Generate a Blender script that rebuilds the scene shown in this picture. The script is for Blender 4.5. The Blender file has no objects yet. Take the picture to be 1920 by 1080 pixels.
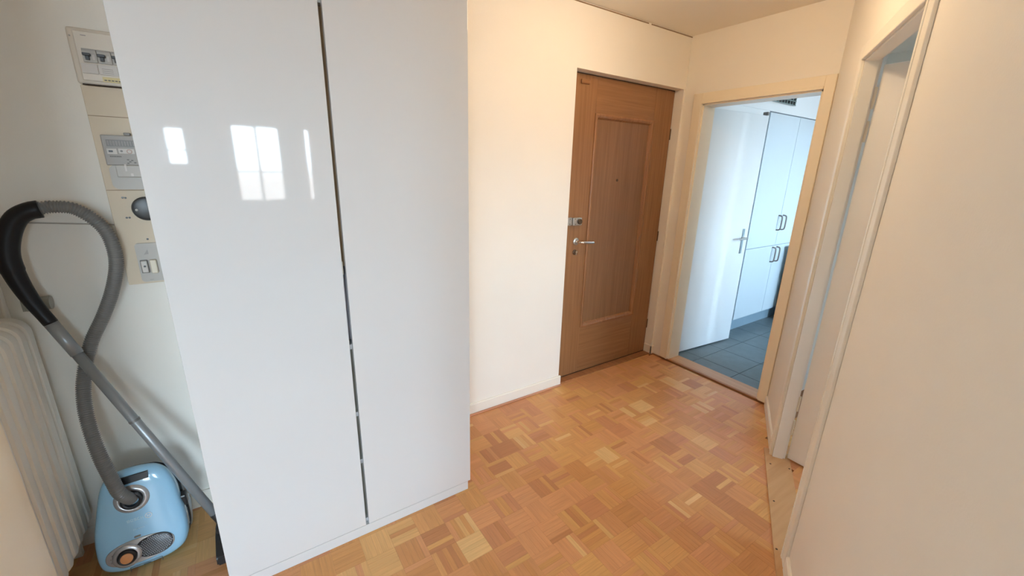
import bpy, bmesh, math, random
from mathutils import Vector, Matrix
random.seed(7)
S = bpy.context.scene
COL = S.collection

# ------------------------------------------------------------------ camera, world, light, exposure
def make_camera():
    yaw, pitch, roll = 0.591288205, 0.281582321, -0.0243582723
    cy, sy, cp, sp = math.cos(yaw), math.sin(yaw), math.cos(pitch), math.sin(pitch)
    fwd = Vector((sy*cp, cy*cp, -sp)); right = Vector((cy, -sy, 0)); down = fwd.cross(right)
    cr, sr = math.cos(roll), math.sin(roll)
    r2 = cr*right + sr*down; d2 = -sr*right + cr*down
    m = Matrix((r2, -d2, -fwd)).transposed().to_4x4()
    m.translation = Vector((0, 0, 1.56))
    cd = bpy.data.cameras.new('camera'); cd.sensor_width = 36; cd.lens = 770.188/1920*36
    cd.clip_start = 0.02
    co = bpy.data.objects.new('camera', cd); COL.objects.link(co); co.matrix_world = m
    S.camera = co
make_camera()

SKY = 20.5
W = bpy.data.worlds.new('open_sky'); S.world = W; W.use_nodes = True
wn = W.node_tree.nodes; wl = W.node_tree.links
bg = wn['Background']
tc = wn.new('ShaderNodeTexCoord'); sep = wn.new('ShaderNodeSeparateXYZ'); ramp = wn.new('ShaderNodeValToRGB'); mrz = wn.new('ShaderNodeMapRange')
wl.new(tc.outputs['Generated'], sep.inputs[0]); wl.new(sep.outputs['Z'], mrz.inputs['Value'])
mrz.inputs['From Min'].default_value = -1; mrz.inputs['From Max'].default_value = 1
cr = ramp.color_ramp; cr.elements[0].position = 0.0; cr.elements[0].color = (0.16, 0.16, 0.15, 1)      # ground
cr.elements[1].position = 1.0; cr.elements[1].color = (0.44, 0.69, 1.0, 1)                                # zenith
for pos, c in ((0.485, (0.26, 0.26, 0.26, 1)), (0.505, (0.67, 0.86, 1.0, 1))):                            # horizon haze
    e = cr.elements.new(pos); e.color = c
wl.new(mrz.outputs[0], ramp.inputs['Fac']); wl.new(ramp.outputs[0], bg.inputs[0]); bg.inputs[1].default_value = SKY

def sky_portal(name, loc, direction, sx, sy):
    """guides the light of the sky through one window opening"""
    l = bpy.data.lights.new(name, 'AREA'); l.shape = 'RECTANGLE'; l.size = sx; l.size_y = sy
    l.cycles.is_portal = True
    o = bpy.data.objects.new(name, l); COL.objects.link(o); o.location = loc
    o.rotation_euler = Vector(direction).to_track_quat('-Z', 'Z').to_euler()
sky_portal('portal_window_pair', (0.48, -6.16, 1.54), (0, 1, 0), 0.76, 1.38)
sky_portal('portal_small_window', (-0.685, -6.16, 1.80), (0, 1, 0), 0.29, 0.66)
sky_portal('portal_narrow_window', (1.315, -6.16, 1.54), (0, 1, 0), 0.13, 1.38)
sky_portal('portal_garden_window', (-1.525, -3.16, 1.15), (0, 1, 0), 1.27, 2.12)
sky_portal('portal_side_room_window', (2.55, -1.52, 1.35), (0, 1, 0), 0.57, 0.92)
sky_portal('portal_kitchen_window', (4.75, -0.88, 1.575), (0, 1, 0), 1.12, 1.27)
KITCHEN_FILL = 11.0   # emission of the unseen disc added to brighten the kitchen
LAMP = 16.5      # warm hall lamp, emission of its globe
S.view_settings.view_transform = 'Standard'; S.view_settings.look = 'None'
S.view_settings.gamma = 1.0; S.view_settings.use_curve_mapping = False
S.view_settings.exposure = 1.0
S.cycles.use_denoising = True
S.cycles.max_bounces = 16; S.cycles.diffuse_bounces = 9; S.cycles.glossy_bounces = 5
S.cycles.transparent_max_bounces = 12
S.cycles.caustics_reflective = False; S.cycles.caustics_refractive = False
S.cycles.sample_clamp_indirect = 6

# ------------------------------------------------------------------ materials
def mat(name, color, rough=0.5, metal=0.0, spec=0.5, coat=0.0, noise=0.0, nscale=8.0, bump=0.0, bscale=200.0, stretch=(1, 1, 1)):
    m = bpy.data.materials.new(name); m.use_nodes = True
    n = m.node_tree.nodes; l = m.node_tree.links; b = n['Principled BSDF']
    b.inputs['Base Color'].default_value = (*color, 1); b.inputs['Roughness'].default_value = rough
    b.inputs['Metallic'].default_value = metal; b.inputs['Specular IOR Level'].default_value = spec
    b.inputs['Coat Weight'].default_value = coat; b.inputs['Coat Roughness'].default_value = 0.03
    if noise or bump:
        g = n.new('ShaderNodeNewGeometry'); mp = n.new('ShaderNodeMapping'); mp.inputs['Scale'].default_value = stretch
        l.new(g.outputs['Position'], mp.inputs['Vector'])
    if noise:
        t = n.new('ShaderNodeTexNoise'); t.inputs['Scale'].default_value = nscale; t.inputs['Detail'].default_value = 5
        l.new(mp.outputs[0], t.inputs['Vector'])
        mr = n.new('ShaderNodeMapRange'); mr.inputs['From Min'].default_value = .3; mr.inputs['From Max'].default_value = .7
        mr.inputs['To Min'].default_value = 1-noise; mr.inputs['To Max'].default_value = 1+noise
        l.new(t.outputs['Fac'], mr.inputs['Value'])
        vm = n.new('ShaderNodeVectorMath'); vm.operation = 'SCALE'; vm.inputs[0].default_value = color
        l.new(mr.outputs[0], vm.inputs['Scale']); l.new(vm.outputs[0], b.inputs['Base Color'])
    if bump:
        t2 = n.new('ShaderNodeTexNoise'); t2.inputs['Scale'].default_value = bscale; t2.inputs['Detail'].default_value = 3
        l.new(mp.outputs[0], t2.inputs['Vector'])
        bp = n.new('ShaderNodeBump'); bp.inputs['Strength'].default_value = bump; bp.inputs['Distance'].default_value = 0.001
        l.new(t2.outputs['Fac'], bp.inputs['Height']); l.new(bp.outputs[0], b.inputs['Normal'])
    return m

M_WALL = mat('cream_wall_paint', (0.87, 0.835, 0.77), 0.75, noise=0.012, nscale=3, bump=0.25, bscale=160)
M_CEIL = mat('ceiling_paint', (0.87, 0.825, 0.74), 0.85, noise=0.012, nscale=3)
M_TRIM = mat('cream_gloss_paint', (0.88, 0.80, 0.65), 0.32, noise=0.012, nscale=6)
M_FARROOM = mat('white_room_paint', (0.84, 0.85, 0.85), 0.8, noise=0.01, nscale=3)
M_KIT = mat('kitchen_white_paint', (0.80, 0.84, 0.86), 0.6, noise=0.01, nscale=3)
M_SIDE = mat('side_room_paint', (0.78, 0.78, 0.74), 0.7, noise=0.01, nscale=3)
M_GLOSS = mat('white_gloss_lacquer', (0.65, 0.655, 0.665), 0.035, spec=0.5, noise=0.004, nscale=2)
M_CARC = mat('white_melamine', (0.72, 0.715, 0.71), 0.4, noise=0.01)
M_KDOOR = mat('kitchen_white_lacquer', (0.80, 0.85, 0.88), 0.22, noise=0.008, nscale=3)
M_KUNIT = mat('kitchen_unit_front', (0.62, 0.71, 0.77), 0.25, noise=0.008, nscale=3)
M_KICK = mat('blue_grey_kick_board', (0.36, 0.50, 0.60), 0.3, metal=0.3, noise=0.02)
M_TILE = mat('slate_grey_tile', (0.105, 0.135, 0.15), 0.33, noise=0.10, nscale=14, bump=0.2, bscale=60)
M_GROUT = mat('dark_grout', (0.035, 0.045, 0.05), 0.85, noise=0.1, nscale=50)
M_GREYPANEL = mat('grey_green_panel', (0.30, 0.36, 0.34), 0.5, noise=0.03)
M_RAD = mat('ivory_radiator_enamel', (0.88, 0.865, 0.81), 0.35, noise=0.015, nscale=10)
M_STEEL = mat('brushed_steel', (0.62, 0.61, 0.58), 0.3, metal=0.85, noise=0.03, nscale=60)
M_CHROME = mat('chrome', (0.8, 0.79, 0.77), 0.14, metal=1.0, noise=0.01)
M_IVORY = mat('ivory_plastic', (0.76, 0.68, 0.54), 0.45, noise=0.02, nscale=8)
M_BOARD = mat('painted_board', (0.66, 0.55, 0.41), 0.55, noise=0.03, nscale=5)
M_UNIT = mat('consumer_unit_plastic', (0.68, 0.61, 0.52), 0.4, noise=0.01)
M_GREY = mat('grey_plastic', (0.34, 0.31, 0.28), 0.45, noise=0.02, nscale=20)
M_LGREY = mat('light_grey_plastic', (0.46, 0.43, 0.39), 0.45, noise=0.02, nscale=20)
M_DGREY = mat('dark_grey_plastic', (0.20, 0.19, 0.18), 0.45, noise=0.03, nscale=20)
M_BLACK = mat('black_plastic', (0.022, 0.021, 0.022), 0.35, noise=0.05, nscale=20)
M_GRIP = mat('black_satin_plastic', (0.013, 0.012, 0.013), 0.42, spec=0.3, noise=0.04, nscale=20)
M_HOSE = mat('grey_hose_plastic', (0.20, 0.19, 0.18), 0.32, spec=0.6, noise=0.03, nscale=30)
M_WAND = mat('grey_metal_tube', (0.33, 0.345, 0.355), 0.34, metal=0.4, noise=0.02, nscale=30)
M_BLUE = mat('light_blue_gloss_plastic', (0.37, 0.66, 0.90), 0.13, coat=0.5, noise=0.008, nscale=4)
M_PALEBLUE = mat('pale_blue_grey_plastic', (0.42, 0.55, 0.68), 0.3, noise=0.01)
M_SILVER = mat('silver_plastic', (0.56, 0.55, 0.56), 0.24, metal=0.55, noise=0.02, nscale=20)
M_MESH = mat('silver_mesh_bar', (0.50, 0.52, 0.56), 0.35, metal=0.4, noise=0.02)
M_ORANGE = mat('orange_knob_plastic', (0.80, 0.36, 0.15), 0.3, noise=0.05, nscale=60)
M_ROSE = mat('faded_red_print', (0.48, 0.34, 0.29), 0.5, noise=0.02)
M_PRINT = mat('pale_print', (0.80, 0.86, 0.90), 0.4, noise=0.01)
M_INK = mat('grey_print_ink', (0.16, 0.15, 0.14), 0.6, noise=0.01)
M_PAPER = mat('yellowed_label', (0.66, 0.56, 0.30), 0.6, noise=0.04, nscale=60)
M_WHITELABEL = mat('grey_white_label', (0.60, 0.56, 0.52), 0.5, noise=0.02, nscale=60)
M_GAP = mat('dark_gap', (0.05, 0.03, 0.02), 0.8, noise=0.1)
M_SCREW = mat('dark_screw_head', (0.10, 0.065, 0.04), 0.4, metal=0.5, noise=0.1)
M_BASEFLOOR = mat('subfloor_wood', (0.34, 0.17, 0.08), 0.6, noise=0.1, nscale=10)
M_MAINFLOOR = mat('main_room_neutral_floor', (0.50, 0.50, 0.49), 0.9, noise=0.06, nscale=40)  # unseen floor, grey chosen to keep the bounced light neutral
M_JOINT = mat('brown_joint', (0.27, 0.18, 0.10), 0.7, noise=0.1)

def wood(name, c1, c2, axis='z', rough=0.4, freq=55.0, contrast=1.0):
    m = bpy.data.materials.new(name); m.use_nodes = True
    n = m.node_tree.nodes; l = m.node_tree.links; b = n['Principled BSDF']
    g = n.new('ShaderNodeTexCoord'); mp = n.new('ShaderNodeMapping')
    sc = {'x': (2.2, freq, freq), 'y': (freq, 2.2, freq), 'z': (freq, freq, 2.2)}[axis]
    mp.inputs['Scale'].default_value = sc; l.new(g.outputs['Object'], mp.inputs['Vector'])
    t = n.new('ShaderNodeTexNoise'); t.inputs['Scale'].default_value = 1.0; t.inputs['Detail'].default_value = 7; t.inputs['Distortion'].default_value = 0.4
    l.new(mp.outputs[0], t.inputs['Vector'])
    r = n.new('ShaderNodeValToRGB'); r.color_ramp.elements[0].position = 0.5-0.2*contrast; r.color_ramp.elements[1].position = 0.5+0.2*contrast
    r.color_ramp.elements[0].color = (*c1, 1); r.color_ramp.elements[1].color = (*c2, 1)
    l.new(t.outputs['Fac'], r.inputs['Fac']); l.new(r.outputs[0], b.inputs['Base Color'])
    b.inputs['Roughness'].default_value = rough
    bp = n.new('ShaderNodeBump'); bp.inputs['Strength'].default_value = 0.12; bp.inputs['Distance'].default_value = 0.001
    l.new(t.outputs['Fac'], bp.inputs['Height']); l.new(bp.outputs[0], b.inputs['Normal'])
    return m
M_OAK = wood('brown_oak_veneer', (0.25, 0.115, 0.046), (0.345, 0.17, 0.074), 'z', 0.36)
M_OAKPANEL = wood('brown_oak_panel', (0.225, 0.11, 0.048), (0.30, 0.154, 0.072), 'z', 0.38)
M_OAKX = wood('brown_oak_rail', (0.25, 0.115, 0.046), (0.345, 0.17, 0.074), 'x', 0.36)
M_OAKMOULD = wood('brown_oak_moulding', (0.27, 0.125, 0.055), (0.36, 0.175, 0.085), 'z', 0.25)
M_THRESH = wood('threshold_wood', (0.50, 0.27, 0.13), (0.60, 0.35, 0.18), 'y', 0.35, 40)
M_THRESHEDGE = wood('threshold_edge_wood', (0.30, 0.125, 0.05), (0.40, 0.18, 0.075), 'y', 0.4, 40)
M_STRIPWOOD = wood('pale_board_wood', (0.52, 0.30, 0.14), (0.62, 0.39, 0.20), 'x', 0.38, 26)
M_BEADWOOD = wood('pinkish_bead_wood', (0.50, 0.23, 0.13), (0.62, 0.32, 0.20), 'x', 0.4)

def parquet_mat(name, from_object):
    m = bpy.data.materials.new(name); m.use_nodes = True
    n = m.node_tree.nodes; l = m.node_tree.links; b = n['Principled BSDF']
    if from_object:
        src = n.new('ShaderNodeObjectInfo'); col, alpha = src.outputs['Color'], src.outputs['Alpha']
    else:
        src = n.new('ShaderNodeVertexColor'); src.layer_name = 'Col'; col, alpha = src.outputs['Color'], src.outputs['Alpha']
    g = n.new('ShaderNodeNewGeometry')
    a = n.new('ShaderNodeVectorMath'); a.operation = 'MULTIPLY'; a.inputs[1].default_value = (150, 9, 1)
    c = n.new('ShaderNodeVectorMath'); c.operation = 'MULTIPLY'; c.inputs[1].default_value = (9, 150, 1)
    l.new(g.outputs['Position'], a.inputs[0]); l.new(g.outputs['Position'], c.inputs[0])
    mx = n.new('ShaderNodeMix'); mx.data_type = 'VECTOR'
    l.new(alpha, mx.inputs['Factor']); l.new(a.outputs[0], mx.inputs[4]); l.new(c.outputs[0], mx.inputs[5])
    t = n.new('ShaderNodeTexNoise'); t.inputs['Scale'].default_value = 1; t.inputs['Detail'].default_value = 4
    l.new(mx.outputs[1], t.inputs['Vector'])
    mr = n.new('ShaderNodeMapRange'); mr.inputs['From Min'].default_value = .3; mr.inputs['From Max'].default_value = .7
    mr.inputs['To Min'].default_value = .92; mr.inputs['To Max'].default_value = 1.07
    l.new(t.outputs['Fac'], mr.inputs['Value'])
    vm = n.new('ShaderNodeVectorMath'); vm.operation = 'SCALE'
    l.new(col, vm.inputs[0]); l.new(mr.outputs[0], vm.inputs['Scale']); l.new(vm.outputs[0], b.inputs['Base Color'])
    b.inputs['Roughness'].default_value = 0.36; b.inputs['Specular IOR Level'].default_value = 0.45
    return m
M_SLAT = parquet_mat('parquet_oak_slat', True)
M_SLATS = parquet_mat('parquet_oak_field', False)

def glass_mat():
    m = bpy.data.materials.new('window_glass'); m.use_nodes = True
    n = m.node_tree.nodes; l = m.node_tree.links; n.remove(n['Principled BSDF'])
    t = n.new('ShaderNodeBsdfTransparent'); g = n.new('ShaderNodeBsdfGlossy'); g.inputs['Roughness'].default_value = 0.02
    f = n.new('ShaderNodeFresnel'); f.inputs[0].default_value = 1.45; mx = n.new('ShaderNodeMixShader')
    l.new(f.outputs[0], mx.inputs[0]); l.new(t.outputs[0], mx.inputs[1]); l.new(g.outputs[0], mx.inputs[2])
    l.new(mx.outputs[0], n['Material Output'].inputs[0])
    return m
M_GLASS = glass_mat()

# ------------------------------------------------------------------ helpers
def obj(name, bm, m, parent=None, smooth=False, normals=True):
    if normals: bmesh.ops.recalc_face_normals(bm, faces=bm.faces[:])
    me = bpy.data.meshes.new(name); bm.to_mesh(me); bm.free()
    if smooth:
        for p in me.polygons: p.use_smooth = True
        if smooth != 'all':
            try: me.set_sharp_from_angle(angle=math.radians(smooth if isinstance(smooth, (int, float)) and smooth > 1 else 40))
            except Exception: pass
    me.materials.append(m)
    o = bpy.data.objects.new(name, me); COL.objects.link(o)
    if parent: o.parent = parent
    return o
def empty(name, loc=(0, 0, 0)):
    o = bpy.data.objects.new(name, None); COL.objects.link(o); o.empty_display_size = 0.1
    return o
def tag(o, label, cat, group=None):
    o['label'] = label; o['category'] = cat
    if group: o['group'] = group
    return o
def struct(name, bm, m, parent=None, smooth=False):
    o = obj(name, bm, m, parent, smooth)
    if not parent: o['kind'] = 'structure'
    return o
def struct_empty(name):
    o = empty(name); o['kind'] = 'structure'; return o
def BM(): return bmesh.new()
def box(bm, x0, x1, y0, y1, z0, z1, bevel=0.0, seg=2, T=None):
    vs = [bm.verts.new((x, y, z)) for x in (x0, x1) for y in (y0, y1) for z in (z0, z1)]
    idx = ((0, 1, 3, 2), (4, 6, 7, 5), (0, 4, 5, 1), (2, 3, 7, 6), (0, 2, 6, 4), (1, 5, 7, 3))
    fs = [bm.faces.new([vs[i] for i in f]) for f in idx]
    if bevel:
        es = list({e for f in fs for e in f.edges})
        r = bmesh.ops.bevel(bm, geom=es, offset=bevel, segments=seg, affect='EDGES', profile=0.5)
        vs = list({v for f in r['faces'] for v in f.verts} | {v for v in vs if v.is_valid})
    if T is not None:
        bmesh.ops.transform(bm, matrix=T, verts=[v for v in vs if v.is_valid])
    return vs
def prism(bm, pts, axis, a, b, T=None):
    """closed polygon pts extruded along axis between a and b; pts are the two other coordinates in order"""
    def mk(p, t):
        if axis == 'x': return (t, p[0], p[1])
        if axis == 'y': return (p[0], t, p[1])
        return (p[0], p[1], t)
    A = [bm.verts.new(mk(p, a)) for p in pts]; B = [bm.verts.new(mk(p, b)) for p in pts]
    n = len(pts)
    bm.faces.new(A); bm.faces.new(B[::-1])
    for i in range(n): bm.faces.new((A[i], B[i], B[(i+1) % n], A[(i+1) % n]))
    if T is not None: bmesh.ops.transform(bm, matrix=T, verts=A+B)
    return A+B
def rrect(x0, x1, z0, z1, r, n=6):
    pts = []
    for cx, cz, a0 in ((x1-r, z1-r, 0), (x0+r, z1-r, 90), (x0+r, z0+r, 180), (x1-r, z0+r, 270)):
        for k in range(n+1):
            a = math.radians(a0+90*k/n); pts.append((cx+r*math.cos(a), cz+r*math.sin(a)))
    return pts
def cyl(bm, p0, p1, r0, r1=None, n=24, cap=True):
    p0, p1 = Vector(p0), Vector(p1); r1 = r0 if r1 is None else r1
    q = (p1-p0).to_track_quat('Z', 'Y')
    A = []; B = []
    for k in range(n):
        a = 2*math.pi*k/n; d = q @ Vector((math.cos(a), math.sin(a), 0))
        A.append(bm.verts.new(p0+d*r0)); B.append(bm.verts.new(p1+d*r1))
    for k in range(n): bm.faces.new((A[k], A[(k+1) % n], B[(k+1) % n], B[k]))
    if cap: bm.faces.new(A[::-1]); bm.faces.new(B)
    return A+B
def lathe(bm, origin, axis, prof, n=28):
    """prof: list of (radius, distance along axis)"""
    o = Vector(origin); ax = Vector(axis).normalized(); q = ax.to_track_quat('Z', 'Y')
    rings = []
    for r, d in prof:
        if r < 1e-6: rings.append([bm.verts.new(o+ax*d)])
        else: rings.append([bm.verts.new(o+ax*d+(q @ Vector((math.cos(2*math.pi*k/n), math.sin(2*math.pi*k/n), 0)))*r) for k in range(n)])
    for a, b in zip(rings, rings[1:]):
        for k in range(n):
            if len(a) == 1: bm.faces.new((a[0], b[k], b[(k+1) % n]))
            elif len(b) == 1: bm.faces.new((a[k], a[(k+1) % n], b[0]))
            else: bm.faces.new((a[k], a[(k+1) % n], b[(k+1) % n], b[k]))
def catmull(P, per=12):
    P = [Vector(p) for p in P]; P = [P[0]*2-P[1]] + P + [P[-1]*2-P[-2]]
    out = []
    for i in range(1, len(P)-2):
        for k in range(per):
            t = k/per; a, b, c, d = P[i-1], P[i], P[i+1], P[i+2]
            out.append(0.5*((2*b)+(-a+c)*t+(2*a-5*b+4*c-d)*t*t+(-a+3*b-3*c+d)*t**3))
    out.append(P[-2]); return out
def resample(P, step):
    L = [0]
    for a, b in zip(P, P[1:]): L.append(L[-1]+(b-a).length)
    n = max(2, int(L[-1]/step)); out = []; j = 0
    for k in range(n+1):
        s = L[-1]*k/n
        while j < len(L)-2 and L[j+1] < s: j += 1
        t = (s-L[j])/max(1e-9, L[j+1]-L[j]); out.append(P[j].lerp(P[j+1], t))
    return out
def tube(bm, P, rad, n=14, cap=True):
    """swept tube; rad is a function of index or a number"""
    N = len(P); up = Vector((0, -1, 0.1)).normalized(); rings = []
    for i, p in enumerate(P):
        t = (P[min(i+1, N-1)]-P[max(i-1, 0)]).normalized()
        u = (up-t*up.dot(t)).normalized(); up = u; v = t.cross(u)
        r = rad(i) if callable(rad) else rad
        rings.append([bm.verts.new(p+(u*math.cos(2*math.pi*k/n)+v*math.sin(2*math.pi*k/n))*r) for k in range(n)])
    for a, b in zip(rings, rings[1:]):
        for k in range(n): bm.faces.new((a[k], a[(k+1) % n], b[(k+1) % n], b[k]))
    if cap: bm.faces.new(rings[0][::-1]); bm.faces.new(rings[-1])

# diagonal wall frame: s along the wall (towards the kitchen), d away from the hall
UX, UY = 0.8785, 0.4777
DT = Matrix(((UX, UY, 0, 2.445), (UY, -UX, 0, 0.855), (0, 0, 1, 0), (0, 0, 0, 1)))
H = 2.52

# ------------------------------------------------------------------ room shell
b = BM()
YB = 2.11
box(b, -1.0, 1.857, YB, 2.34, 0, H); box(b, 2.927, 3.09, YB, 2.34, 0, H); box(b, 1.857, 2.927, YB, 2.34, 2.165, H)
struct('wall_back', b, M_WALL)
b = BM()
box(b, 2.948, 3.088, 1.0, 1.184, 0, H); box(b, 2.948, 3.088, 1.95, YB, 0, H); box(b, 2.948, 3.088, 1.184, 1.95, 2.05, H)
struct('wall_kitchen', b, M_WALL)
b = BM()
box(b, -2.0, -0.80, 0, 0.062, 0, H, T=DT); box(b, -0.055, 0.60, 0, 0.062, 0, H, T=DT); box(b, -0.80, -0.055, 0, 0.062, 2.06, H, T=DT)
struct('wall_right', b, M_WALL)
b = BM()
box(b, -2.085, -2.0, 0, 1.5, 0, H, T=DT)
struct('wall_return', b, M_WALL)
b = BM()
box(b, -0.97, -0.87, 1.15, YB, 0, H); box(b, -0.87, -0.605, 1.13, 1.53, 0, H); box(b, -3.1, -0.87, 1.13, 1.23, 0, H)
struct('wall_left', b, M_WALL)

# room behind the camera, with its windows
def wall_with_holes(name, axis, c0, c1, a0, a1, holes, m, h=H):
    """wall slab between c0 and c1 on `axis`, running a0..a1 on the other, holes (lo, hi, z0, z1) sorted"""
    bm = BM()
    def bx(p, q, z0, z1):
        if q-p < 1e-4 or z1-z0 < 1e-4: return
        if axis == 'y': box(bm, p, q, c0, c1, z0, z1)
        else: box(bm, c0, c1, p, q, z0, z1)
    p = a0
    for lo, hi, z0, z1 in holes:
        bx(p, lo, 0, h); bx(lo, hi, 0, z0); bx(lo, hi, z1, h); p = hi
    bx(p, a1, 0, h)
    return struct(name, bm, m)
def window(name, axis, c, lo, hi, z0, z1, cols):
    w = struct_empty(name); f = BM(); fw = 0.045
    def bx(bm, p, q, za, zb, t0=0.0, t1=0.06):
        if axis == 'y': box(bm, p, q, c-t1, c-t0, za, zb)
        else: box(bm, c-t1, c-t0, p, q, za, zb)
    bx(f, lo, hi, z0, z0+fw); bx(f, lo, hi, z1-fw, z1)
    st = (hi-lo)/cols
    for k in range(cols+1):
        x = lo+st*k; bx(f, max(lo, x-fw/2), min(hi, x+fw/2), z0+fw, z1-fw)
    bx(f, lo, hi, z0+(z1-z0)*0.40-0.012, z0+(z1-z0)*0.40+0.012, 0.01, 0.05)
    obj('window_frame', f, M_TRIM, w)
    for k in range(cols):
        g = BM(); bx(g, lo+st*k+fw/2, lo+st*(k+1)-fw/2, z0+fw, z1-fw, 0.027, 0.033)
        obj('pane', g, M_GLASS, w)
    return w
wall_with_holes('wall_far', 'y', -6.14, -6.0, -1.1, 1.62,
    [(-0.82, -0.55, 1.48, 2.12), (0.11, 0.85, 0.86, 2.22), (1.26, 1.37, 0.86, 2.22)], M_FARROOM)
window('window_1', 'y', -6.04, -0.82, -0.55, 1.48, 2.12, 1)
window('window_2', 'y', -6.04, 0.11, 0.85, 0.86, 2.22, 2)
window('window_3', 'y', -6.04, 1.26, 1.37, 0.86, 2.22, 1)
wall_with_holes('wall_garden', 'y', -3.14, -3.0, -3.1, -0.84, [(-2.15, -0.90, 0.1, 2.2)], M_FARROOM)
window('window_4', 'y', -3.04, -2.15, -0.90, 0.1, 2.2, 2)
b = BM(); box(b, -0.94, -0.84, -6.0, -3.14, 0, H); box(b, -3.2, -3.1, -3.14, 1.23, 0, H); struct('wall_west', b, M_FARROOM)
b = BM(); box(b, 1.52, 1.62, -6.0, -1.50, 0, H); struct('wall_east', b, M_FARROOM)
# small room behind the open white door
wall_with_holes('wall_side_room_south', 'y', -1.50, -1.40, 1.36, 3.54, [(2.275, 2.825, 0.9, 1.8)], M_SIDE)
window('window_5', 'y', -1.43, 2.275, 2.825, 0.9, 1.8, 1)
b = BM(); box(b, 3.45, 3.54, -1.40, 1.08, 0, H); struct('wall_side_room_east', b, M_SIDE)
b = BM(); box(b, 3.0, 3.54, 1.08, 1.14, 0, H); struct('wall_side_room_north', b, M_SIDE)
b = BM()
prism(b, [(0.75, -0.20), (1.39, -1.40), (3.54, -1.40), (3.54, 1.08), (3.0, 1.08), (2.52, 0.79)], 'z', 2.287, 2.335)
struct('ceiling_side_room', b, M_SIDE)
# kitchen shell
b = BM()
box(b, 3.088, 6.4, 2.66, 2.80, 0, H); box(b, 3.09, 3.6, 2.34, 2.66, 0, H); box(b, 6.3, 6.4, -0.8, 2.66, 0, H); box(b, 3.60, 3.66, -0.8, 1.14, 0, H)
struct('wall_kitchen_back', b, M_KIT)
wall_with_holes('wall_kitchen_window', 'y', -0.86, -0.74, 3.6, 6.4, [(4.2, 5.3, 0.95, 2.2)], M_KIT)
window('window_6', 'y', -0.78, 4.2, 5.3, 0.95, 2.2, 3)
b = BM(); box(b, 3.09, 6.3, 2.03, 2.66, 2.112, H); box(b, 3.09, 4.09, 2.036, 2.66, 0, 2.112); struct('wall_kitchen_bulkhead', b, M_KIT)
b = BM(); box(b, -3.2, 1.62, -6.14, -1.45, H, H+0.1); box(b, -3.2, -1.6, -1.5, 1.25, H, H+0.1); box(b, -1.6, 3.02, -1.50, 2.34, H, H+0.1); box(b, 3.02, 3.54, -1.5, 1.14, H, H+0.1); struct('ceiling', b, M_CEIL)
b = BM(); box(b, 3.02, 6.4, -0.8, 2.8, H, H+0.1); struct('ceiling_kitchen', b, M_KIT)

# ------------------------------------------------------------------ floors
b = BM(); box(b, -1.6, 3.0, -1.45, 2.34, -0.10, -0.008)
box(b, 3.0, 3.54, -1.45, 1.1, -0.10, -0.008)
floor = struct('floor', b, M_BASEFLOOR)
b = BM(); box(b, -3.2, 1.62, -6.14, -1.45, -0.10, 0); box(b, -3.2, -1.6, -1.45, 1.2, -0.10, 0); struct('floor_main_room', b, M_MAINFLOOR)

SX, SY, OX, OY = 0.1165, 0.117, 0.604, 1.17
PAL = [tuple(min(.85, q*k) for q, k in zip(c, (1.20, 1.30, 1.17))) for c in [(0.55, 0.265, 0.115), (0.50, 0.225, 0.095), (0.57, 0.29, 0.12), (0.53, 0.24, 0.115), (0.60, 0.33, 0.15), (0.56, 0.255, 0.13),
       (0.44, 0.185, 0.085), (0.53, 0.25, 0.10), (0.63, 0.38, 0.19), (0.49, 0.21, 0.11)]]
WGT = [6, 5, 4, 5, 3, 5, 2, 5, 1.6, 3]
def slat_list():
    rng = random.Random(23); out = []; prev = {}
    for i in range(-19, 25):
        for j in range(-22, 9):
            x0, y0 = OX+i*SX, OY+j*SY; cx, cy = x0+SX/2, y0+SY/2
            base = rng.choices(PAL, WGT)[0]
            if rng.random() < 0.42: base = prev.get((i-1, j), prev.get((i, j-1), base)) if rng.random() < 0.5 else prev.get((i, j-1), base)
            prev[(i, j)] = base
            along_y = (i+j) % 2 != 0
            for k in range(5):
                c = rng.choices(PAL, WGT)[0] if rng.random() < 0.24 else base
                v = rng.uniform(0.96, 1.04)
                c = tuple(min(0.9, q*v) for q in c); dz = rng.uniform(-0.0004, 0.0)
                if along_y: px, py, hx, hy = x0+(k+.5)*SX/5, cy, SX/10, SY/2
                else: px, py, hx, hy = cx, y0+(k+.5)*SY/5, SX/2, SY/10
                d = (px-2.445)*UY-(py-0.855)*UX; s = (px-2.445)*UX+(py-0.855)*UY
                if px < -0.86 or px > 3.40 or py > 2.185 or py < -1.40: continue
                if py+hy > YB-0.005 and not (1.88 < px < 2.9): hy2 = (YB-0.005-(py-hy))/2; 
                else: hy2 = hy
                if hy2 < 0.004: continue
                py2 = py-hy+hy2
                if d < 0.02 and px > 2.94: continue
                if 0.02 < d < 0.05: continue        # inside the wall
                if d > 0 and (s > 0.5 or s < -1.9 or px < 0.9): continue
                out.append((px, py2, hx, hy2, dz, c, along_y, d))
    return out
def in_view(px, py):
    if py > 1.53 and -0.2 < px < 0.80: return False
    yaw, pitch = 0.5913, 0.2816
    fx, fy = math.sin(yaw)*math.cos(pitch), math.cos(yaw)*math.cos(pitch); fz = -math.sin(pitch)
    z = px*fx+py*fy-1.56*fz
    if z < 0.1: return False
    u = (px*math.cos(yaw)-py*math.sin(yaw))/z*770
    dn = Vector((fx, fy, fz)).cross(Vector((math.cos(yaw), -math.sin(yaw), 0)))
    v = (px*dn.x+py*dn.y-1.56*dn.z)/z*770
    if px < 0.8 and (px+0.2) > 0 and False: return False
    # hidden behind the wardrobe front
    if py > 1.53:
        t = 1.53/py
        if -0.2 < px*t < 0.80: return False
    return abs(u) < 950 and abs(v) < 535
slats = slat_list()
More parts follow.
